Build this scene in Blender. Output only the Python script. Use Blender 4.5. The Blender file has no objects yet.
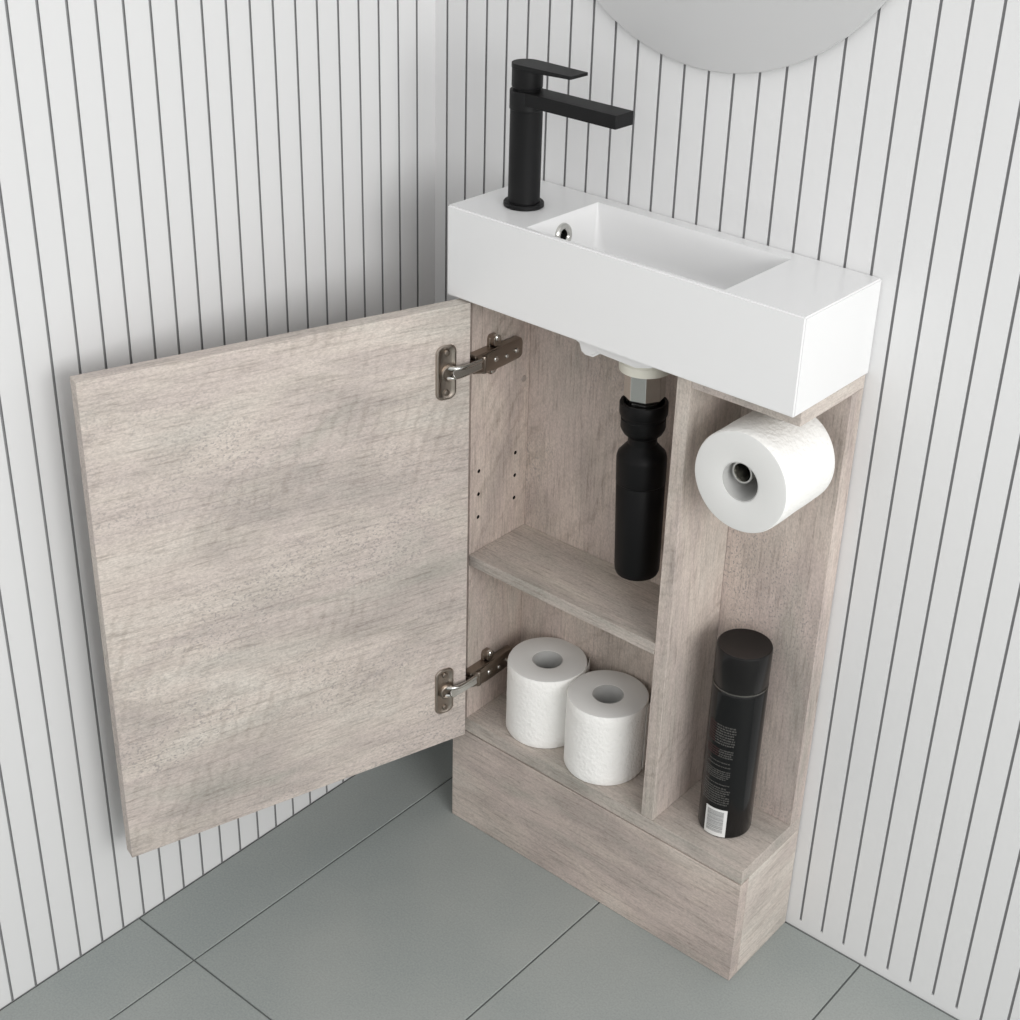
import bpy, bmesh, math, random
from mathutils import Vector, Matrix
random.seed(7)
PI = math.pi
SC = bpy.context.scene
COL = SC.collection

# ------------------------------------------------------------------ helpers
def srgb(r, g, b):
    f = lambda c: (c/255/12.92) if c/255 <= .04045 else ((c/255+.055)/1.055)**2.4
    return (f(r), f(g), f(b), 1)

def new_mat(name):
    m = bpy.data.materials.new(name); m.use_nodes = True
    nt = m.node_tree
    return m, nt, nt.nodes['Principled BSDF']

def plain(name, col, rough=.5, metal=0, bump=None, spec=None, coat=0):
    m, nt, b = new_mat(name)
    b.inputs['Base Color'].default_value = col
    b.inputs['Roughness'].default_value = rough
    b.inputs['Metallic'].default_value = metal
    b.inputs['Coat Weight'].default_value = coat
    if spec is not None: b.inputs['Specular IOR Level'].default_value = spec
    if bump:
        sc, st, di = bump
        tc = nt.nodes.new('ShaderNodeTexCoord'); n = nt.nodes.new('ShaderNodeTexNoise'); bp = nt.nodes.new('ShaderNodeBump')
        n.inputs['Scale'].default_value = sc; n.inputs['Detail'].default_value = 4
        bp.inputs['Strength'].default_value = st; bp.inputs['Distance'].default_value = di
        nt.links.new(tc.outputs['Object'], n.inputs['Vector']); nt.links.new(n.outputs[0], bp.inputs['Height'])
        nt.links.new(bp.outputs[0], b.inputs['Normal'])
    return m

def wood(name, grain='X', off=0.0, light=1.0, saw=.5, sawrot=70, speck=.5, tint=(1, 1, 1)):
    """whitewashed sawn oak laminate"""
    m, nt, b = new_mat(name)
    N = nt.nodes; L = nt.links
    def node(t, **k):
        n = N.new(t)
        for a, v in k.items(): setattr(n, a, v)
        return n
    def mapping(scale, rot=(0, 0, 0), loc=(0, 0, 0)):
        mp = node('ShaderNodeMapping'); mp.inputs['Scale'].default_value = scale
        mp.inputs['Rotation'].default_value = rot; mp.inputs['Location'].default_value = loc
        L.new(base, mp.inputs['Vector']); return mp.outputs[0]
    def noise(vec, scale, det=4, rough=.55, dist=0):
        n = node('ShaderNodeTexNoise'); n.inputs['Scale'].default_value = scale; n.inputs['Detail'].default_value = det
        n.inputs['Roughness'].default_value = rough; n.inputs['Distortion'].default_value = dist
        L.new(vec, n.inputs['Vector']); return n.outputs[0]
    def ramp(fac, stops):
        r = node('ShaderNodeValToRGB'); e = r.color_ramp.elements
        while len(e) < len(stops): e.new(.5)
        for i, (p, c) in enumerate(stops): e[i].position = p; e[i].color = c if len(c) == 4 else (*c, 1)
        L.new(fac, r.inputs[0]); return r.outputs[0]
    def mix(a, bb, fac, mode='MIX'):
        x = node('ShaderNodeMix', data_type='RGBA', blend_type=mode)
        for s, v in ((x.inputs[0], fac), (x.inputs[6], a), (x.inputs[7], bb)):
            if hasattr(v, 'is_output'): L.new(v, s)
            else: s.default_value = v
        return x.outputs[2]
    def mul(a, v):
        x = node('ShaderNodeMath', operation='MULTIPLY')
        for s, q in ((x.inputs[0], a), (x.inputs[1], v)):
            if hasattr(q, 'is_output'): L.new(q, s)
            else: s.default_value = q
        return x.outputs[0]
    tc = node('ShaderNodeTexCoord')
    # put the grain on local X
    rot0 = node('ShaderNodeMapping')
    rot0.inputs['Rotation'].default_value = {'X': (0, 0, 0), 'Y': (0, 0, PI/2), 'Z': (0, PI/2, 0)}[grain]
    rot0.inputs['Location'].default_value = (off, off*1.7, off*.6)
    L.new(tc.outputs['Object'], rot0.inputs['Vector']); base = rot0.outputs[0]
    tilt = (0, math.radians(-5), math.radians(5))
    patch = noise(mapping((3.2, 11, 11), tilt), 1, 5, .6, .6)
    patch2 = noise(mapping((6, 16, 16), tilt, (3, 1, 2)), 1, 4, .6, .3)
    streak = noise(mapping((22, 330, 330), tilt), 1, 5, .7, .25)
    fine = noise(mapping((260, 620, 620), tilt), 1, 4, .7)
    grey = [c*light*t for c, t in zip(srgb(186, 182, 174)[:3], tint)]
    warm = [c*light*t for c, t in zip(srgb(206, 197, 189)[:3], tint)]
    pale = [c*light*t for c, t in zip(srgb(213, 208, 200)[:3], tint)]
    pink = [c*light*t for c, t in zip(srgb(199, 189, 183)[:3], tint)]
    c1 = ramp(patch, [(.30, grey), (.46, pink), (.55, warm), (.72, pale)])
    c2 = ramp(patch2, [(.36, (.83, .832, .828)), (.56, (1.02, 1.01, 1.005))])
    c = mix(c1, c2, 1.0, 'MULTIPLY')
    st = ramp(streak, [(.33, (.66, .645, .63)), (.47, (.95, .945, .94)), (.62, (1.04, 1.035, 1.03))])
    c = mix(c, st, .85, 'MULTIPLY')
    fn = ramp(fine, [(.34, (.80, .795, .79)), (.6, (1.08, 1.08, 1.08))])
    c = mix(c, fn, .9, 'MULTIPLY')
    # saw marks crossing the grain
    a = math.radians(sawrot)
    wv = node('ShaderNodeTexWave', bands_direction='X')
    wv.inputs['Scale'].default_value = 19; wv.inputs['Distortion'].default_value = 7
    wv.inputs['Detail'].default_value = 7; wv.inputs['Detail Scale'].default_value = 1.6; wv.inputs['Detail Roughness'].default_value = .75
    L.new(mapping((1, 1, 1), (0, math.radians(90-sawrot), math.radians(90-sawrot))), wv.inputs['Vector'])
    sm = ramp(wv.outputs['Fac'], [(.0, (1, 1, 1)), (.22, (.35, .35, .35)), (.5, (0, 0, 0))])
    mk = ramp(noise(mapping((5, 9, 9), tilt, (7, 2, 5)), 1, 4, .7, .5), [(.44, (0, 0, 0)), (.64, (1, 1, 1))])
    sawc = mix((1, 1, 1, 1), (.80, .785, .77, 1), mul(sm, mul(mk, saw)))
    c = mix(c, sawc, 1.0, 'MULTIPLY')
    # worm specks
    sp = ramp(noise(mapping((320, 430, 430)), 1, 2, .5), [(.56, (0, 0, 0)), (.66, (1, 1, 1))])
    smk = ramp(noise(mapping((4, 7, 7), tilt, (1, 9, 4)), 1, 3, .6), [(.46, (0, 0, 0)), (.64, (1, 1, 1))])
    c = mix(c, (.33, .30, .285, 1), mul(mul(sp, smk), speck))
    L.new(c, b.inputs['Base Color'])
    b.inputs['Roughness'].default_value = .62
    b.inputs['Specular IOR Level'].default_value = .3
    bp = node('ShaderNodeBump'); bp.inputs['Strength'].default_value = .25; bp.inputs['Distance'].default_value = .0004
    L.new(fine, bp.inputs['Height']); L.new(bp.outputs[0], b.inputs['Normal'])
    return m

def finish(bm, name, mat, parent=None, loc=(0, 0, 0), smooth=True, bevel=None, angle=35):
    """bm is in world-aligned coordinates about loc"""
    bmesh.ops.recalc_face_normals(bm, faces=bm.faces[:])
    me = bpy.data.meshes.new(name); bm.to_mesh(me); bm.free()
    mats = mat if isinstance(mat, (list, tuple)) else [mat]
    for q in mats: me.materials.append(q)
    if smooth:
        for p in me.polygons: p.use_smooth = True
        me.set_sharp_from_angle(angle=math.radians(angle))
    o = bpy.data.objects.new(name, me); COL.objects.link(o)
    o.location = loc
    if parent: o.parent = parent
    if bevel:
        bv = o.modifiers.new('bevel', 'BEVEL'); bv.width = bevel; bv.segments = 3; bv.limit_method = 'ANGLE'; bv.angle_limit = math.radians(40)
        bv.harden_normals = True
    return o

def box(bm, x0, x1, y0, y1, z0, z1, M=None, mi=0):
    vs = [bm.verts.new((x, y, z)) for z in (z0, z1) for y in (y0, y1) for x in (x0, x1)]
    fs = [(0, 2, 3, 1), (4, 5, 7, 6), (0, 1, 5, 4), (2, 6, 7, 3), (0, 4, 6, 2), (1, 3, 7, 5)]
    for f in fs:
        q = bm.faces.new([vs[i] for i in f]); q.material_index = mi
    if M is not None: bmesh.ops.transform(bm, matrix=M, verts=vs)
    return vs

def lathe(bm, prof, n=64, M=None, mi=0, close=False):
    """prof = [(r, z)...] about z; r=0 ends are closed"""
    rings = []; allv = []
    for r, z in prof:
        if r < 1e-7: v = [bm.verts.new((0, 0, z))]
        else: v = [bm.verts.new((r*math.cos(2*PI*i/n), r*math.sin(2*PI*i/n), z)) for i in range(n)]
        rings.append(v); allv += v
    pairs = list(zip(rings[:-1], rings[1:]))
    if close: pairs.append((rings[-1], rings[0]))
    for a, b in pairs:
        for i in range(n):
            j = (i+1) % n
            if len(a) == 1 and len(b) == 1: continue
            if len(a) == 1: f = bm.faces.new((a[0], b[i], b[j]))
            elif len(b) == 1: f = bm.faces.new((a[i], a[j], b[0]))
            else: f = bm.faces.new((a[i], a[j], b[j], b[i]))
            f.material_index = mi
    if M is not None: bmesh.ops.transform(bm, matrix=M, verts=allv)
    return allv

def prism(bm, pts, z0, z1, M=None, mi=0):
    """pts = 2D outline, extruded along z"""
    a = [bm.verts.new((x, y, z0)) for x, y in pts]; b = [bm.verts.new((x, y, z1)) for x, y in pts]
    n = len(pts); fs = [bm.faces.new(a[::-1]), bm.faces.new(b)]
    for i in range(n):
        j = (i+1) % n; fs.append(bm.faces.new((a[i], a[j], b[j], b[i])))
    for f in fs: f.material_index = mi
    if M is not None: bmesh.ops.transform(bm, matrix=M, verts=a+b)
    return a+b

def rrect(w, h, r, n=8):
    pts = []
    for cx, cy, a0 in ((w/2-r, h/2-r, 0), (-w/2+r, h/2-r, 90), (-w/2+r, -h/2+r, 180), (w/2-r, -h/2+r, 270)):
        for i in range(n+1):
            a = math.radians(a0+90*i/n); pts.append((cx+r*math.cos(a), cy+r*math.sin(a)))
    return pts

def tube(bm, pts, r, n=14):
    pts = [Vector(p) for p in pts]; rings = []
    for i, p in enumerate(pts):
        t = (pts[min(i+1, len(pts)-1)]-pts[max(i-1, 0)]).normalized()
        u = t.cross(Vector((0, 0, 1))); u = u.normalized() if u.length > .01 else Vector((1, 0, 0)); w = t.cross(u)
        rings.append([bm.verts.new(p+r*(math.cos(2*PI*k/n)*u+math.sin(2*PI*k/n)*w)) for k in range(n)])
    for a, b in zip(rings[:-1], rings[1:]):
        for k in range(n): bm.faces.new((a[k], a[(k+1) % n], b[(k+1) % n], b[k]))
    bm.faces.new(rings[0][::-1]); bm.faces.new(rings[-1])

def empty(name, loc, label, cat, group=None):
    o = bpy.data.objects.new(name, None); COL.objects.link(o); o.location = loc; o.empty_display_size = .05
    tag(o, label, cat, group); return o
def tag(o, label, cat, group=None):
    o['label'] = label; o['category'] = cat
    if group: o['group'] = group

def boolean(o, cutters, op='DIFFERENCE'):
    bpy.context.view_layer.update()
    for c in cutters:
        md = o.modifiers.new('cut', 'BOOLEAN'); md.operation = op; md.object = c; md.solver = 'EXACT'
    bpy.context.view_layer.update()
    dg = bpy.context.evaluated_depsgraph_get()
    me = bpy.data.meshes.new_from_object(o.evaluated_get(dg))
    o.modifiers.clear(); old = o.data; nm = old.name; o.data = me; bpy.data.meshes.remove(old); me.name = nm
    for c in cutters:
        d = c.data; bpy.data.objects.remove(c); bpy.data.meshes.remove(d)

# ------------------------------------------------------------------ materials
M_wall = plain('wall_white_satin', srgb(227, 227, 227), .45, bump=(30, .05, .002), spec=.3)
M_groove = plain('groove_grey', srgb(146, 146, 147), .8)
M_ceramic = plain('white_solid_surface', srgb(235, 235, 235), .28, spec=.45)
M_black = plain('matt_black_metal', srgb(13, 13, 14), .5, bump=(900, .08, .0004), spec=.28)
M_pblack = plain('black_plastic', srgb(6, 6, 7), .45, spec=.22)
M_gloss = plain('gloss_black_lacquer', srgb(11, 11, 12), .16, spec=.38)
M_cap = plain('satin_black_cap', srgb(18, 16, 16), .25, spec=.36)
M_chrome = plain('chrome', srgb(205, 204, 200), .2, 1)
M_nickel = plain('nickel_hinge', srgb(170, 160, 150), .3, 1)
M_nickeld = plain('dark_nickel', srgb(150, 140, 130), .32, 1)
M_dark = plain('dark_hole', srgb(12, 12, 12), .7)
M_cream = plain('cream_plastic', srgb(226, 224, 212), .4)
M_paper = plain('tissue_paper', srgb(247, 246, 243), .92, bump=(210, .8, .0020), spec=.1)
M_paperend = plain('tissue_roll_end_shaded', srgb(226, 226, 224), .95, bump=(700, .3, .0006), spec=.1)  # roll ends toned darker than the sides, shade of the tops put into the colour
M_card = plain('cardboard_core', srgb(196, 196, 194), .9)
M_print = plain('fine_print_grey', srgb(98, 96, 93), .6)
M_printred = plain('fine_print_red', srgb(72, 44, 42), .6)
M_labelw = plain('barcode_white', srgb(226, 226, 224), .5)
M_bar = plain('barcode_grey', srgb(146, 146, 146), .5)
M_mirror = plain('satin_mirror', srgb(206, 206, 206), .5, .25)
M_grout_d = plain('dark_grout', srgb(98, 101, 100), .9)

def tile_mat():
    m, nt, b = new_mat('grey_porcelain'); N = nt.nodes; L = nt.links
    tc = N.new('ShaderNodeTexCoord')
    n1 = N.new('ShaderNodeTexNoise'); n1.inputs['Scale'].default_value = 5; n1.inputs['Detail'].default_value = 5
    n2 = N.new('ShaderNodeTexNoise'); n2.inputs['Scale'].default_value = 420; n2.inputs['Detail'].default_value = 3
    for n in (n1, n2): L.new(tc.outputs['Object'], n.inputs['Vector'])
    r1 = N.new('ShaderNodeValToRGB'); r1.color_ramp.elements[0].position = .35; r1.color_ramp.elements[1].position = .68
    r1.color_ramp.elements[0].color = srgb(154, 160, 158); r1.color_ramp.elements[1].color = srgb(164, 168, 165)
    r2 = N.new('ShaderNodeValToRGB'); r2.color_ramp.elements[0].position = .3; r2.color_ramp.elements[1].position = .7
    r2.color_ramp.elements[0].color = (.88, .88, .88, 1); r2.color_ramp.elements[1].color = (1.05, 1.05, 1.05, 1)
    L.new(n1.outputs[0], r1.inputs[0]); L.new(n2.outputs[0], r2.inputs[0])
    x = N.new('ShaderNodeMix'); x.data_type = 'RGBA'; x.blend_type = 'MULTIPLY'; x.inputs[0].default_value = 1
    L.new(r1.outputs[0], x.inputs[6]); L.new(r2.outputs[0], x.inputs[7]); L.new(x.outputs[2], b.inputs['Base Color'])
    b.inputs['Roughness'].default_value = .48; b.inputs['Specular IOR Level'].default_value = .35
    return m
M_tile = tile_mat()

# ------------------------------------------------------------------ dimensions (metres)
XL = -.1571                      # left wall
BW, BD, ZT, ZB = .445, .1449, .8497, .7474     # basin
XR = .4429; YC = -.127; YK = -.1279
ZK = .1701; TB = .0205
XI = .0208; YBP = -.0252
XD0, XD1 = .2985, .3155
PW = .03                          # panel groove pitch
ROOM = 2.6; HW = 2.5

# ------------------------------------------------------------------ walls
def grooved_wall(name, grooves, length, z_low, place):
    """u runs along the wall away from the corner, d is depth behind the surface"""
    bm = bmesh.new(); gw, gd, ch = .0015, .0020, .0002
    def quad(pts, mi=0):
        f = bm.faces.new([bm.verts.new(place(*p)) for p in pts]); f.material_index = mi
    edges = []
    cur = 0
    for g in grooves:
        a, b = g-gw, g+gw
        quad([(cur, 0, z_low), (a-ch, 0, z_low), (a-ch, 0, HW), (cur, 0, HW)])
        quad([(a-ch, 0, z_low), (a, ch, z_low), (a, ch, HW), (a-ch, 0, HW)])
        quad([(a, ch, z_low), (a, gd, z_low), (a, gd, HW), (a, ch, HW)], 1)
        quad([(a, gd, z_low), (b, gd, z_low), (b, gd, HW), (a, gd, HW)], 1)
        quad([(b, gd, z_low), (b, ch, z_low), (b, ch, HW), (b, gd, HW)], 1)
        quad([(b, ch, z_low), (b+ch, 0, z_low), (b+ch, 0, HW), (b, ch, HW)])
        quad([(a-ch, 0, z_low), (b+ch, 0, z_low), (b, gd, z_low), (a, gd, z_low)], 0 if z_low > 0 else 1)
        cur = b+ch
    quad([(cur, 0, z_low), (length, 0, z_low), (length, 0, HW), (cur, 0, HW)])
    if z_low > 0: quad([(0, 0, 0), (length, 0, 0), (length, 0, z_low), (0, 0, z_low)])
    # body of the wall behind the cladding
    T = .1
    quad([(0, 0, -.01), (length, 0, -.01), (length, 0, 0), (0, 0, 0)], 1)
    quad([(0, T, 0), (length, T, 0), (length, T, HW), (0, T, HW)])
    quad([(length, 0, 0), (length, T, 0), (length, T, HW), (length, 0, HW)])
    quad([(0, 0, HW), (length, 0, HW), (length, T, HW), (0, T, HW)])
    quad([(0, gd, 0), (length, gd, 0), (length, T, 0), (0, T, 0)])
    quad([(0, gd, 0), (0, T, 0), (0, T, HW), (0, gd, HW)])
    me = bpy.data.meshes.new(name); bm.to_mesh(me); bm.free()
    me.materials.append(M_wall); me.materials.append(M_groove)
    o = bpy.data.objects.new(name, me); COL.objects.link(o); o['kind'] = 'structure'
    return o
GR = [.0189+PW*i for i in range(int((ROOM-.03)/PW))]
GL = [.030+PW*i for i in range(int((ROOM-.04)/PW))]
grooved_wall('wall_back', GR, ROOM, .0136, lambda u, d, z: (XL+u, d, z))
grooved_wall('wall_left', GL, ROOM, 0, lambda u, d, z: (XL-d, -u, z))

# ------------------------------------------------------------------ floor
bm = bmesh.new()
g = .0011
xs = [XL+.0020] + [-.0531+.3008*i for i in range(9)] + [2.5]
ys = [-2.6, -2.5179-.0, -1.5179-.2, -1.1179, -.5179, -.0020]
ys = [-2.6, -2.3179, -1.7179, -1.1179, -.5179, -.0020]
for i in range(len(xs)-1):
    for j in range(len(ys)-1):
        x0 = xs[i]+(g if i else 0); x1 = xs[i+1]-g; y0 = ys[j]+g; y1 = ys[j+1]-(g if j < len(ys)-2 else 0)
        c = .0007
        lo = [(x0, y0), (x1, y0), (x1, y1), (x0, y1)]
        hi = [(x0+c, y0+c), (x1-c, y0+c), (x1-c, y1-c), (x0+c, y1-c)]
        a = [bm.verts.new((*p, -.01)) for p in lo]; b = [bm.verts.new((*p, -c)) for p in lo]; d = [bm.verts.new((*p, 0)) for p in hi]
        for k in range(4):
            l = (k+1) % 4; bm.faces.new((a[k], a[l], b[l], b[k])); bm.faces.new((b[k], b[l], d[l], d[k]))
        bm.faces.new(d); bm.faces.new(a[::-1])
box(bm, XL-.0, 2.5, -2.6, .0, -.05, -.0016, mi=1)
fl = finish(bm, 'floor', [M_tile, M_grout_d], smooth=False); fl['kind'] = 'structure'

# ------------------------------------------------------------------ mirror
bm = bmesh.new()
lathe(bm, [(0, 0), (.2322, 0), (.2345, .0005), (.2350, .0015), (.2350, .0045), (.2343, .0058), (.2325, .0062), (0, .0062)], 160)
bmesh.ops.rotate(bm, matrix=Matrix.Rotation(PI/2, 3, 'X'), verts=bm.verts[:])
mir = finish(bm, 'round_mirror', M_mirror, loc=(.2208, -.0035, 1.2482))
tag(mir, 'round frameless grey mirror mounted on the panelled wall above the basin', 'mirror')

# ------------------------------------------------------------------ basin
bas = empty('wash_basin', (BW/2, -BD/2, ZB), 'slim rectangular white wall basin with offset bowl on top of the cabinet', 'basin')
def rel(o_loc, p): return tuple(a-b for a, b in zip(p, o_loc))
B0 = Vector(bas.location)
bm = bmesh.new()
box(bm, -.0020-B0.x, BW-B0.x, -BD-B0.y, -.0006-B0.y, 0, ZT-ZB)
bmesh.ops.bevel(bm, geom=bm.edges[:]+bm.verts[:], offset=.0016, segments=3, affect='EDGES')
body = finish(bm, 'basin_body', M_ceramic, bas)
# bowl cutter
bm = bmesh.new()
x0, x1, y0, y1 = .1045, .352, -.1393, -.0185
lev = [(-.002, ZT+.004, .0006), (.0, ZT, .0008), (.0012, .838, .003), (.0026, .824, .007), (.0040, .808, .012)]
for k in range(1, 8):
    t = math.radians(90*k/7); lev.append((.0040+.016*(1-math.cos(t)), .808-.016*math.sin(t), .012+.004*k/7))
prev = None
for ins, z, r in lev:
    cxm, cym = (x0+x1)/2, (y0+y1)/2
    xs_ = rrect(x1-x0-2*ins, y1-y0-2*ins, r, 7)
    ring = [bm.verts.new(Vector((cxm+x, cym+y, z))-B0) for x, y in xs_]
    if prev:
        for k in range(len(ring)): bm.faces.new((prev[k], prev[(k+1) % len(ring)], ring[(k+1) % len(ring)], ring[k]))
    else: bm.faces.new(ring)
    prev = ring
bm.faces.new(prev[::-1])
cut = finish(bm, 'cutter', M_ceramic, bas)
# overflow hole cutter (horizontal), tap hole is covered by the tap
bm = bmesh.new()
lathe(bm, [(0, -.02), (.0062, -.02), (.0062, .02), (0, .02)], 32)
bmesh.ops.rotate(bm, matrix=Matrix.Rotation(PI/2, 3, 'Y'), verts=bm.verts[:])
OVF = Vector((.1060, -.0805, .8275))
cut2 = finish(bm, 'cutter', M_dark, bas, loc=OVF-B0)
body.data.materials.append(M_dark)
boolean(body, [cut, cut2])
body.data.set_sharp_from_angle(angle=math.radians(38))
for p in body.data.polygons: p.use_smooth = max(abs(c) for c in p.normal) < .9995
# underside of the bowl: shallow moulded belly plus a small boss
bm = bmesh.new()
und = [(.108, .001), (.135, -.0075), (.160, -.0135), (.1650, -.0155), (.1685, -.0240), (.1735, -.0265), (.1840, -.0262), (.1890, -.0225), (.1930, -.0195), (.2400, -.0210), (.2600, -.0150), (.2700, .001)]
prism(bm, [(x-B0.x, z) for x, z in und], .030+B0.y, .121+B0.y, Matrix.Rotation(PI/2, 4, 'X'))
bmesh.ops.bevel(bm, geom=[e for e in bm.edges if abs(e.verts[0].co.y-e.verts[1].co.y) < 1e-5 and min(v.co.z for v in e.verts) < -.005], offset=.003, segments=3, affect='EDGES')
finish(bm, 'basin_underside', M_ceramic, bas)
bm = bmesh.new()
lathe(bm, [(.0062, -.010), (.0062, .0010), (.0078, .0026), (.0115, .0032), (.0132, .0018), (.0136, -.0005), (.0078, -.001), (.0076, -.010)], 40, close=True)
bmesh.ops.rotate(bm, matrix=Matrix.Rotation(PI/2-.08, 3, 'Y'), verts=bm.verts[:])
r = finish(bm, 'overflow_ring', M_chrome, bas, loc=Vector((.1070, -.0805, .8275))-B0); r['label'] = 'chrome overflow ring'
bm = bmesh.new()
lathe(bm, [(0, .003), (.024, .003), (.0285, .0018), (.030, 0), (.030, -.004), (0, -.004)], 48)
r = finish(bm, 'drain_cover', M_chrome, bas, loc=Vector((.224, -.079, .7925))-B0); r['label'] = 'chrome drain cover'

# ------------------------------------------------------------------ tap
TX, TY = .0555, -.086
tap = empty('basin_tap', (TX, TY, ZT), 'matt black single lever mixer tap standing on the left end of the basin', 'tap')
bm = bmesh.new()
lathe(bm, [(0, 0), (.0213, 0), (.0220, .0006), (.0220, .0042), (.0212, .0052), (.0178, .0054), (0, .0054)], 64)
finish(bm, 'base_flange', M_black, tap, loc=(0, 0, .0001))
bm = bmesh.new()
lathe(bm, [(0, .004), (.0173, .004), (.0173, .104), (.0175, .105), (.0181, .1056), (.0181, .1245), (.0175, .1254), (0, .1254)], 72)
finish(bm, 'tap_body', M_black, tap)
bm = bmesh.new()
hw = .0150
pts = [(-.004, -hw), (.1272, -hw), (.1282, -hw+.001), (.1282, hw-.001), (.1272, hw), (-.004, hw)]
prism(bm, pts, .1115, .1255)
finish(bm, 'spout', M_black, tap, bevel=.0008)
bm = bmesh.new()
lathe(bm, [(0, .0042), (.0078, .0042), (.0082, .0035), (.0082, -.002), (0, -.002)], 32, Matrix.Translation((.108, .0, .1153)) @ Matrix.Rotation(PI, 4, 'X'))
finish(bm, 'aerator', M_nickeld, tap)
bm = bmesh.new()
lathe(bm, [(0, .1250), (.0146, .1250), (.0148, .1275), (.0162, .1285), (.0164, .1295), (.0164, .1500), (0, .1500)], 72)
finish(bm, 'cartridge_hub', M_black, tap)
bm = bmesh.new()
n = 28; out = []
for i in range(n+1):
    a = PI/2+PI*i/n; out.append((.0168*math.cos(a), .0168*math.sin(a)))
out += [(.030, -.0160), (.0672, -.0146), (.0685, -.0135), (.0685, .0135), (.0672, .0146), (.030, .0160)]
vs = prism(bm, out, .1478, .1530)
for v in bm.verts:                       # thins towards the tip
    if v.co.z < .15 and v.co.x > .02: v.co.z += .0018*min(1, (v.co.x-.02)/.046)
finish(bm, 'lever', M_black, tap, bevel=.0007)

# ------------------------------------------------------------------ cabinet
CX, CY = XR/2, YC/2
cab = empty('vanity_cabinet', (CX, CY, 0), 'narrow whitewashed oak floor cabinet with open door and open side niche under the basin', 'cabinet')
C0 = Vector((CX, CY, 0))
def panel(name, x0, x1, y0, y1, z0, z1, mat, bevel=.0006):
    bm = bmesh.new()
    c = Vector(((x0+x1)/2, (y0+y1)/2, (z0+z1)/2))
    box(bm, x0-c.x, x1-c.x, y0-c.y, y1-c.y, z0-c.z, z1-c.z)
    return finish(bm, name, mat, cab, loc=c-C0, smooth=True, bevel=bevel)
W_door = wood('oak_door', 'X', .37, 1.04, .75, 72, .8)
W_kick = wood('oak_kick', 'X', 1.3, .97, .15, 60, .25, (1.02, .985, .975))
W_side = wood('oak_side', 'Z', 2.1, 1.0, 1.1, 48, .5, (1.03, .985, .965))
W_back = wood('oak_back', 'Z', 3.7, 1.0, 1.1, 42, .8, (1.02, .985, .97))
W_div = wood('oak_divider', 'Z', 4.9, 1.0, 1.1, 70, .25, (1.01, .99, .98))
W_niche = wood('oak_niche', 'Z', 6.9, 1.0, .2, 60, 1.4, (1.02, .98, .975))
W_shelf = wood('oak_shelf', 'X', 5.1, .95, .2, 60, .9, (.99, 1.0, .985))
W_end = wood('oak_end', 'Y', 7.7, 1.0, .4, 55, .25)
e = .0002
side = panel('side_panel', .0005, XI, YC, -.002, ZK+e, ZB-.001, W_side, None)
# shelf pin holes, 32 mm apart
cs = []
for yy in (-.1120, -.0462):
    for zz in (.4597, .4910, .5220):
        bm = bmesh.new(); lathe(bm, [(0, -.010), (.0025, -.010), (.0025, .004), (0, .004)], 20)
        bmesh.ops.rotate(bm, matrix=Matrix.Rotation(PI/2, 3, 'Y'), verts=bm.verts[:])
        cs.append(finish(bm, 'cutter', M_dark, cab, loc=Vector((XI, yy, zz))-C0))
side.data.materials.append(M_dark)
boolean(side, cs)
for p in side.data.polygons: p.use_smooth = False
bm = bmesh.new(); lathe(bm, [(0, .0008), (.0036, .0008), (.0042, .0003), (.0042, -.002), (0, -.002)], 24, Matrix.Rotation(PI/2, 4, 'Y'))
finish(bm, 'screw_cap', plain('cap_taupe', srgb(160, 150, 143), .6), cab, loc=Vector((XI, -.0345, .6165))-C0)
panel('back_panel', XI+e, XD0-e, YBP, -.002, ZK+e, ZB-.0008, W_back)
panel('niche_back', XD1+e, XR, YBP, -.002, ZK+e, ZB-.0166, W_niche)
panel('divider', XD0, XD1, YC, -.002, ZK+e, ZB-.001, W_div)
panel('top_board', XD1+e, XR, YC+.0008, -.002, ZB-.0164, ZB-.0009, wood('oak_top', 'Y', 8.8, 1, .2, 60, .2))
panel('bottom_board', .0005, XR, YK, -.002, ZK-TB+.0006, ZK, W_shelf)
panel('shelf', XI+e, XD0-e, YC-.0004, YBP-e, .3988, .4136, W_shelf)
panel('kick_board', -.0022, XR, YK-.0004, YK+.017, .0004, ZK-TB-.0014, W_kick)
panel('plinth_side', XR-.0160, XR, YK+.0171, -.002, .0004, ZK-TB+.0003, W_end)
pl = panel('plinth_side', -.0006, XI-.006, YK+.0172, -.002, .0004, ZK-TB+.0003, W_end)
# door, swung out about 107 degrees
A = Vector((.0310, -.1413)); U = Vector((-.29260, -.95624)); DW = .4336; DT = .0175
DZ0, DZ1 = .1570, .7456
bm = bmesh.new(); box(bm, 0, DW, -DT, 0, DZ0-.45, DZ1-.45)
door = finish(bm, 'door', W_door, cab, loc=Vector((A.x, A.y, .45))-C0, bevel=.0008)
dang = math.atan2(U.y, U.x); door.rotation_euler = (0, 0, dang)
DM = Matrix.Translation((A.x, A.y, 0)) @ Matrix.Rotation(dang, 4, 'Z')      # x = along door, y = towards viewer

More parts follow.
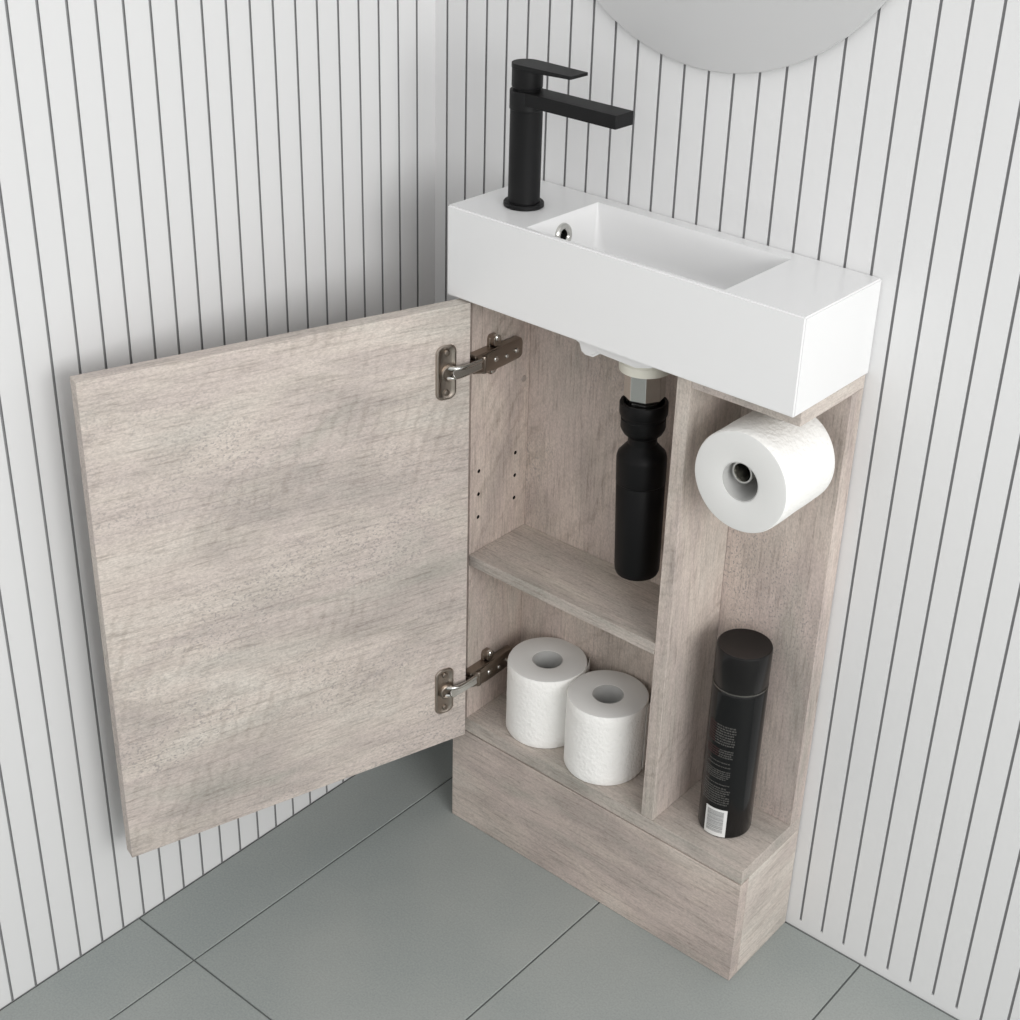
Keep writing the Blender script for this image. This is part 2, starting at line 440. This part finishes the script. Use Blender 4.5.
# hinges
def D(u, n, z): return DM @ Vector((u, n, z))
def hinge(zc):
    org = D(.031, 0, zc)
    h = bpy.data.objects.new('hinge', None); COL.objects.link(h); h.parent = cab; h.location = org-C0; h.empty_display_size = .02
    h['label'] = 'nickel concealed hinge'
    R_ = Matrix.Rotation(dang, 4, 'Z')
    toface = R_ @ Matrix.Rotation(-PI/2, 4, 'X')            # prism plane x,y -> door u,z ; extrude -> n
    # wing plate with soft dish
    bm = bmesh.new()
    w, hh = .0245, .066
    base = rrect(w, hh, .0085, 6)
    lv = [(1, 0.0), (1, .0012), (.93, .0024), (.80, .0026), (.70, .0018), (.40, .0014)]
    rings = []
    for s, z in lv:
        sx = 1-(1-s)*1.0; sy = 1-(1-s)*.42
        rings.append([bm.verts.new((x*sx, y*sy, z)) for x, y in base])
    nn = len(base)
    for a_, b_ in zip(rings[:-1], rings[1:]):
        for i in range(nn): bm.faces.new((a_[i], a_[(i+1) % nn], b_[(i+1) % nn], b_[i]))
    bm.faces.new(rings[-1]); bm.faces.new(rings[0][::-1])
    for v in bm.verts: v.co.x += .006*(1-(v.co.y/.033)**2)*(.35 if v.co.x > 0 else -.12)    # bulged sides
    bmesh.ops.transform(bm, matrix=toface, verts=bm.verts[:])
    finish(bm, 'hinge_plate', M_nickel, h)
    # cup boss
    bm = bmesh.new()
    lathe(bm, [(.0, .0015), (.0095, .0015), (.0100, .0052), (.0088, .0062), (.0074, .0058), (.0070, .0030), (0, .0030)], 36, toface @ Matrix.Translation((-.002, .0, 0)))
    for dy in (.024, -.024):
        lathe(bm, [(0, .0040), (.0028, .0038), (.0036, .0028), (.0036, .001), (0, .001)], 20, toface @ Matrix.Translation((.0, dy, 0)))
    finish(bm, 'hinge_cup', M_nickeld, h)
    # links from the cup to the arm
    arm0 = Vector((XI+.0155, -.1345, zc+.0015))
    o3 = Vector(org)
    bm = bmesh.new()
    for dz, nn_, uu in ((.0062, .0105, .030), (-.0068, .004, .030)):
        p0 = D(uu, nn_*.3, zc+dz*1.0); p1 = D(uu-.010, nn_+.006, zc+dz); p2 = arm0+Vector((-.001, -.006, dz*.6)); p3 = arm0+Vector((0, .006, dz*.6))
        pts = []
        for k in range(11):
            t = k/10
            q = (1-t)**3*p0+3*(1-t)**2*t*p1+3*(1-t)*t*t*p2+t**3*p3
            pts.append(q-o3)
        tube(bm, pts, .0026)
    # wide link strap
    d = (arm0-D(.024, .010, zc)); L_ = d.length
    Mx = Matrix.Translation(D(.024, .010, zc)-o3) @ d.to_track_quat('X', 'Z').to_matrix().to_4x4()
    prism(bm, [(x+L_/2, y) for x, y in rrect(L_+.010, .010, .0048, 5)], -.0012, .0022, Mx @ Matrix.Rotation(math.radians(62), 4, 'X'))
    finish(bm, 'hinge_link', M_chrome, h, bevel=.0004)
    # arm body along the side panel
    bm = bmesh.new()
    ya, yb = -.136, -.052
    sec = [(XI+.0030, -.0085), (XI+.0030, .0085), (XI+.0125, .0085), (XI+.0150, .006), (XI+.0150, -.006), (XI+.0125, -.0085)]
    a_ = []; 
    for yy, sx, sz in ((ya, .85, .70), (ya+.012, 1.0, .92), (ya+.030, 1.05, 1.12), (ya+.05, .95, 1.15), (yb-.004, .85, 1.12), (yb, .75, 1.0)):
        a_.append([bm.verts.new(Vector((XI+(x-XI)*sx, yy, zc-.003+z*sz*1.3))-o3) for x, z in sec])
    for p, q in zip(a_[:-1], a_[1:]):
        for k in range(6): bm.faces.new((p[k], p[(k+1) % 6], q[(k+1) % 6], q[k]))
    bm.faces.new(a_[0][::-1]); bm.faces.new(a_[-1])
    # pivot barrel
    lathe(bm, [(0, -.0105), (.0038, -.0105), (.0042, -.0095), (.0042, .0095), (.0038, .0105), (0, .0105)], 24, Matrix.Translation(Vector((XI+.0115, -.1200, zc-.003))-o3))
    finish(bm, 'hinge_arm', M_nickeld, h, bevel=.0006)
    # mounting plate with upper and lower lug
    bm = bmesh.new()
    RX = Matrix.Rotation(PI/2, 4, 'Y')          # local x,y plane -> -z, y ; extrude -> +x
    prism(bm, rrect(.0150, .060, .003, 4), -.0, .0032, Matrix.Translation(Vector((XI+.0001, -.081, zc-.003))-o3) @ RX)
    prism(bm, rrect(.0480, .0135, .0045, 5), -.0, .0042, Matrix.Translation(Vector((XI+.0001, -.0955, zc-.001))-o3) @ RX)
    prism(bm, rrect(.0120, .0120, .003, 5), .0, .0105, Matrix.Translation(Vector((XI+.0001, -.0955, zc+.0180))-o3) @ RX)
    prism(bm, rrect(.0050, .045, .002, 4), .0, .0120, Matrix.Translation(Vector((XI+.0001, -.112, zc+.0085))-o3) @ RX)
    finish(bm, 'mounting_plate', M_nickeld, h, bevel=.0006)
    bm = bmesh.new()
    for (yy, zz, xx, rr) in ((-.0955, zc+.0215, .0105, .0040), (-.0955, zc-.0205, .0042, .0038), (-.103, zc-.001, .0150, .0034), (-.066, zc-.002, .0142, .0030), (-.0835, zc-.0035, .0145, .0026)):
        lathe(bm, [(0, .0016), (rr*.75, .0015), (rr, .0006), (rr, -.0035), (0, -.0035)], 20, Matrix.Translation(Vector((XI+xx, yy, zz))-o3) @ Matrix.Rotation(PI/2, 4, 'Y'))
    finish(bm, 'hinge_screw', M_chrome, h)
hinge(.6690); hinge(.2370)

# roll holder peg on the niche back
PXc, PZc = .3885, .6640
bm = bmesh.new()
lathe(bm, [(0, 0), (.0190, 0), (.0196, .0008), (.0196, .0036), (.0185, .0045), (.0135, .0048), (.0120, .006), (.0120, .1060), (.0116, .1072), (.0099, .1072), (.0094, .1060), (.0094, .012), (0, .012)], 48, Matrix.Rotation(PI/2, 4, 'X'))
r = finish(bm, 'roll_holder', M_chrome, cab, loc=Vector((PXc, YBP-.0002, PZc))-C0); r['label'] = 'chrome toilet roll holder tube'

# ------------------------------------------------------------------ toilet rolls
def roll_mesh(R0, RC, H, seed):
    """axis z from 0 to H, slightly uneven paper"""
    rnd = random.Random(seed); ph = [rnd.uniform(0, 6.28) for _ in range(6)]
    bm = bmesh.new(); n = 96
    prof = [(RC, .0006), (R0-.0035, 0), (R0-.0012, .0006), (R0, .003)]
    m = 10
    prof += [(R0, .003+(H-.006)*k/m) for k in range(1, m)]
    prof += [(R0, H-.003), (R0-.0012, H-.0006), (R0-.0035, H), (RC+.004, H-.0003), (RC, H-.0010)]
    lathe(bm, prof, n, close=True)
    for v in bm.verts:
        r = math.hypot(v.co.x, v.co.y)
        if r > R0-.004:
            a = math.atan2(v.co.y, v.co.x); z = v.co.z
            k = 1+.003*math.sin(3*a+ph[0])*math.sin(9*z/H+ph[1])+.002*math.sin(7*a+ph[2]+14*z/H)
            v.co.x *= k; v.co.y *= k
    for f in bm.faces:
        c = f.calc_center_median(); r = math.hypot(c.x, c.y)
        f.material_index = 1 if (c.z < .0008 or c.z > H-.0009) and r < R0-.001 else 0
    return bm
def make_roll(name, loc, label, group, R0, RC, H, seed, rot=None, tail=None):
    t = empty(name, loc, label, 'toilet roll', group)
    if rot: t.rotation_euler = rot
    finish(roll_mesh(R0, RC, H, seed), 'tissue', [M_paper, M_paperend], t)
    bm = bmesh.new(); lathe(bm, [(RC-.0011, .0010), (RC-.0002, .0010), (RC-.0002, H-.0014), (RC-.0011, H-.0014)], 64, close=True)
    finish(bm, 'cardboard_core', M_card, t)
    if tail is not None:
        bm = bmesh.new(); k = 14; rows = []
        for i in range(k+1):
            s = i/k; a = math.radians(tail+ -22+ 40*s); r = R0+.0007+.012*s*s
            rows.append([(r*math.cos(a), r*math.sin(a), .004), (r*math.cos(a), r*math.sin(a), H-.0035-.004*s), ((r+.0006)*math.cos(a), (r+.0006)*math.sin(a), H-.0035-.004*s), ((r+.0006)*math.cos(a), (r+.0006)*math.sin(a), .004)])
        vv = [[bm.verts.new(p) for p in row] for row in rows]
        for p, q in zip(vv[:-1], vv[1:]):
            for j in range(4): bm.faces.new((p[j], p[(j+1) % 4], q[(j+1) % 4], q[j]))
        bm.faces.new(vv[0]); bm.faces.new(vv[-1][::-1])
        finish(bm, 'loose_sheet', M_paper, t)
    return t
make_roll('toilet_roll', (.1046, -.0718, ZK+.0001), 'white toilet roll standing on the cabinet floor, nearer the door hinge', 'toilet rolls in the cabinet', .0497, .0195, .1022, 1, tail=52)
make_roll('toilet_roll', (.2043, -.0775, ZK+.0001), 'white toilet roll standing on the cabinet floor against the niche divider', 'toilet rolls in the cabinet', .0497, .0195, .1022, 2, tail=38)
# roll on the peg: axis points out of the niche (-y)
make_roll('toilet_roll', (.3910, -.0455, .6567), 'white toilet roll hanging on the chrome peg in the side niche', 'toilet rolls in the cabinet', .0552, .0216, .0945, 3, rot=(PI/2, 0, 0))

# ------------------------------------------------------------------ bottle trap
ax0 = Vector((.2319, -.0765, .4566)); ax1 = Vector((.2232, -.0765, .7300))
trap = empty('bottle_trap', tuple(ax0), 'black bottle trap with chrome tailpiece hanging from the basin waste above the shelf', 'drain trap')
trap.rotation_euler = (ax1-ax0).to_track_quat('Z', 'Y').to_euler()
def zt_(z): return (z-.4566)*1.002
bm = bmesh.new()
lathe(bm, [(0, 0), (.0215, 0), (.0240, .0012), (.0254, .0045), (.0259, .009), (.0274, zt_(.570)), (.0268, zt_(.571)), (.0268, zt_(.573)), (.0278, zt_(.574)),
           (.0280, zt_(.602)), (.0268, zt_(.6075)), (.0215, zt_(.6135)), (.0180, zt_(.6175)), (.0162, zt_(.6200)), (.0162, zt_(.6300)), (0, zt_(.6300))], 72)
finish(bm, 'trap_body', M_pblack, trap)
bm = bmesh.new()
lathe(bm, [(0, zt_(.6285)), (.0170, zt_(.6285)), (.0215, zt_(.6325)), (.0242, zt_(.6375)), (.0248, zt_(.6400)), (.0248, zt_(.6500)), (.0240, zt_(.6510)), (.0240, zt_(.6535)), (.0260, zt_(.6545)),
           (.0266, zt_(.6560)), (.0266, zt_(.6680)), (.0258, zt_(.6695)), (.0226, zt_(.6695)), (.0220, zt_(.6680)), (.0220, zt_(.6580)), (0, zt_(.6650))], 72)
nut = bm
finish(bm, 'compression_nut', M_pblack, trap)
bm = bmesh.new()
lathe(bm, [(0, zt_(.6585)), (.0196, zt_(.6585)), (.0200, zt_(.6595)), (.0200, zt_(.6720)), (.0220, zt_(.6745)), (.0226, zt_(.6760)), (.0226, zt_(.7060)), (0, zt_(.7060))], 8, Matrix.Rotation(math.radians(-52), 4, 'Z'))
for v in bm.verts: pass
r = finish(bm, 'tailpiece', M_chrome, trap, bevel=.0008, angle=20); r['label'] = 'chrome faceted tailpiece'
bm = bmesh.new()
lathe(bm, [(0, zt_(.7062)), (.0270, zt_(.7062)), (.0285, zt_(.7070)), (.0288, zt_(.7085)), (.0288, zt_(.7165)), (.0270, zt_(.7185)), (.0255, zt_(.7255)), (0, zt_(.7255))], 64)
r = finish(bm, 'waste_flange', M_cream, trap); r['label'] = 'cream plastic waste flange'

# ------------------------------------------------------------------ spray can
can = empty('spray_can', (.3794, -.0705, ZK+.0001), 'tall gloss black aerosol can with black cap standing in the side niche', 'aerosol can')
RB_ = .0314; ZS = .2030
bm = bmesh.new()
lathe(bm, [(0, .0030), (.0230, .0030), (.0270, .0), (.0298, .0), (.0308, .0012), (RB_, .0035), (RB_, ZS-.0045), (.0308, ZS-.0020), (.0300, ZS-.0006), (.0298, ZS), (0, ZS)], 96)
finish(bm, 'can_body', M_gloss, can)
bm = bmesh.new()
lathe(bm, [(.0302, ZS-.0009), (.0314, ZS-.0006), (.0317, ZS+.0004), (.0314, ZS+.0014), (.0302, ZS+.0016)], 96, close=True)
finish(bm, 'cap_seam', plain('seam_steel', srgb(120, 118, 114), .25, 1), can)
bm = bmesh.new()
lathe(bm, [(0, ZS+.0005), (.0306, ZS+.0005), (.0312, ZS+.0015), (.0314, .240), (.0313, .2500), (.0307, .2518), (.0296, .2525), (.0282, .2521), (.0, .2519)], 96)
finish(bm, 'cap', M_cap, can)
def patch(bm, a0, a1, z0, z1, r0, r1, mi=0):
    k = max(1, int(abs(a1-a0)/3)); rows = []
    for i in range(k+1):
        a = math.radians(a0+(a1-a0)*i/k); c, s = math.cos(a), math.sin(a)
        rows.append([bm.verts.new((r*c, r*s, z)) for r, z in ((r0, z0), (r1, z0), (r1, z1), (r0, z1))])
    for p, q in zip(rows[:-1], rows[1:]):
        for j in range(4):
            f = bm.faces.new((p[j], p[(j+1) % 4], q[(j+1) % 4], q[j])); f.material_index = mi
    for f in (bm.faces.new(rows[0]), bm.faces.new(rows[-1][::-1])): f.material_index = mi
bm = bmesh.new(); rnd = random.Random(3)
def text_row(z, a0, a1, h=.0013, red=0):
    a = a0
    while a < a1-1.5:
        w = rnd.uniform(2.0, 6.5); w = min(w, a1-a)
        b = a
        while b < a+w-.4:                       # letters
            lw = rnd.uniform(.45, .8)
            patch(bm, b, min(b+lw, a+w), z, z+h*rnd.uniform(.75, 1), RB_+.00003, RB_+.00012, 1 if (red and b < a0+red) else 0)
            b += lw+.45
        a += w+1.2
Z0 = ZK+.0001
def rows(ztop, zbot, n, a0, a1, red=0):
    for i in range(n):
        z = ztop-(ztop-zbot)*(i+.5)/n-Z0
        text_row(z, a0, a1-rnd.choice([0, 0, 0, 3, 8]), (ztop-zbot)/n*.62, red)
rows(.3290, .3010, 8, -124, -57, 22)
rows(.2965, .2840, 4, -124, -58, 34)
rows(.2790, .2765, 1, -120, -60, 8); rows(.2735, .2710, 1, -116, -60)
rows(.2670, .2530, 5, -122, -60); rows(.2480, .2455, 1, -118, -56); rows(.2430, .2170, 8, -122, -56)
r = finish(bm, 'fine_print', [M_print, M_printred], can, smooth=False); r['label'] = 'small grey lines of text'
bm = bmesh.new()
patch(bm, -106, -56, .2118-Z0, .1725-Z0, RB_+.00003, RB_+.00015, 0)
z = .2085
while z > .1775:
    h = rnd.choice([.0007, .0011, .0016]); patch(bm, -100.5, -63, z-h-Z0, z-Z0, RB_+.00010, RB_+.00028, 1); z -= h+rnd.choice([.0005, .0006, .0009])
r = finish(bm, 'barcode', [M_labelw, M_bar], can, smooth=False); r['label'] = 'white barcode panel'

# ------------------------------------------------------------------ lights, world
def area(name, loc, target, sx, sy, power, col=(1, 1, 1)):
    l = bpy.data.lights.new(name, 'AREA'); l.shape = 'RECTANGLE'; l.size = sx; l.size_y = sy; l.energy = power; l.color = col
    o = bpy.data.objects.new(name, l); COL.objects.link(o); o.location = loc
    o.rotation_euler = (Vector(target)-Vector(loc)).to_track_quat('-Z', 'Y').to_euler(); return o
area('key_softbox', (2.2, -.95, 1.25), (.2, -.1, .45), 1.2, .95, 24, (1, .995, .985))
w = bpy.data.worlds.new('World'); SC.world = w; w.use_nodes = True
bg = w.node_tree.nodes['Background']; bg.inputs[0].default_value = (1, 1, 1, 1); bg.inputs[1].default_value = .87

# ------------------------------------------------------------------ camera
cam = bpy.data.cameras.new('camera'); co = bpy.data.objects.new('camera', cam); COL.objects.link(co)
co.location = (1.0681, -1.2938, 1.3666)
co.rotation_euler = (1.08546, -.04646, .67385)
cam.sensor_width = 36; cam.lens = 1515.989/1020*36
cam.shift_x = -70.7685/1020; cam.shift_y = -45.0202/1020
cam.clip_start = .05
SC.camera = co
SC.view_settings.view_transform = 'Standard'; SC.view_settings.look = 'None'
SC.view_settings.gamma = 1; SC.view_settings.exposure = 0; SC.view_settings.use_curve_mapping = False
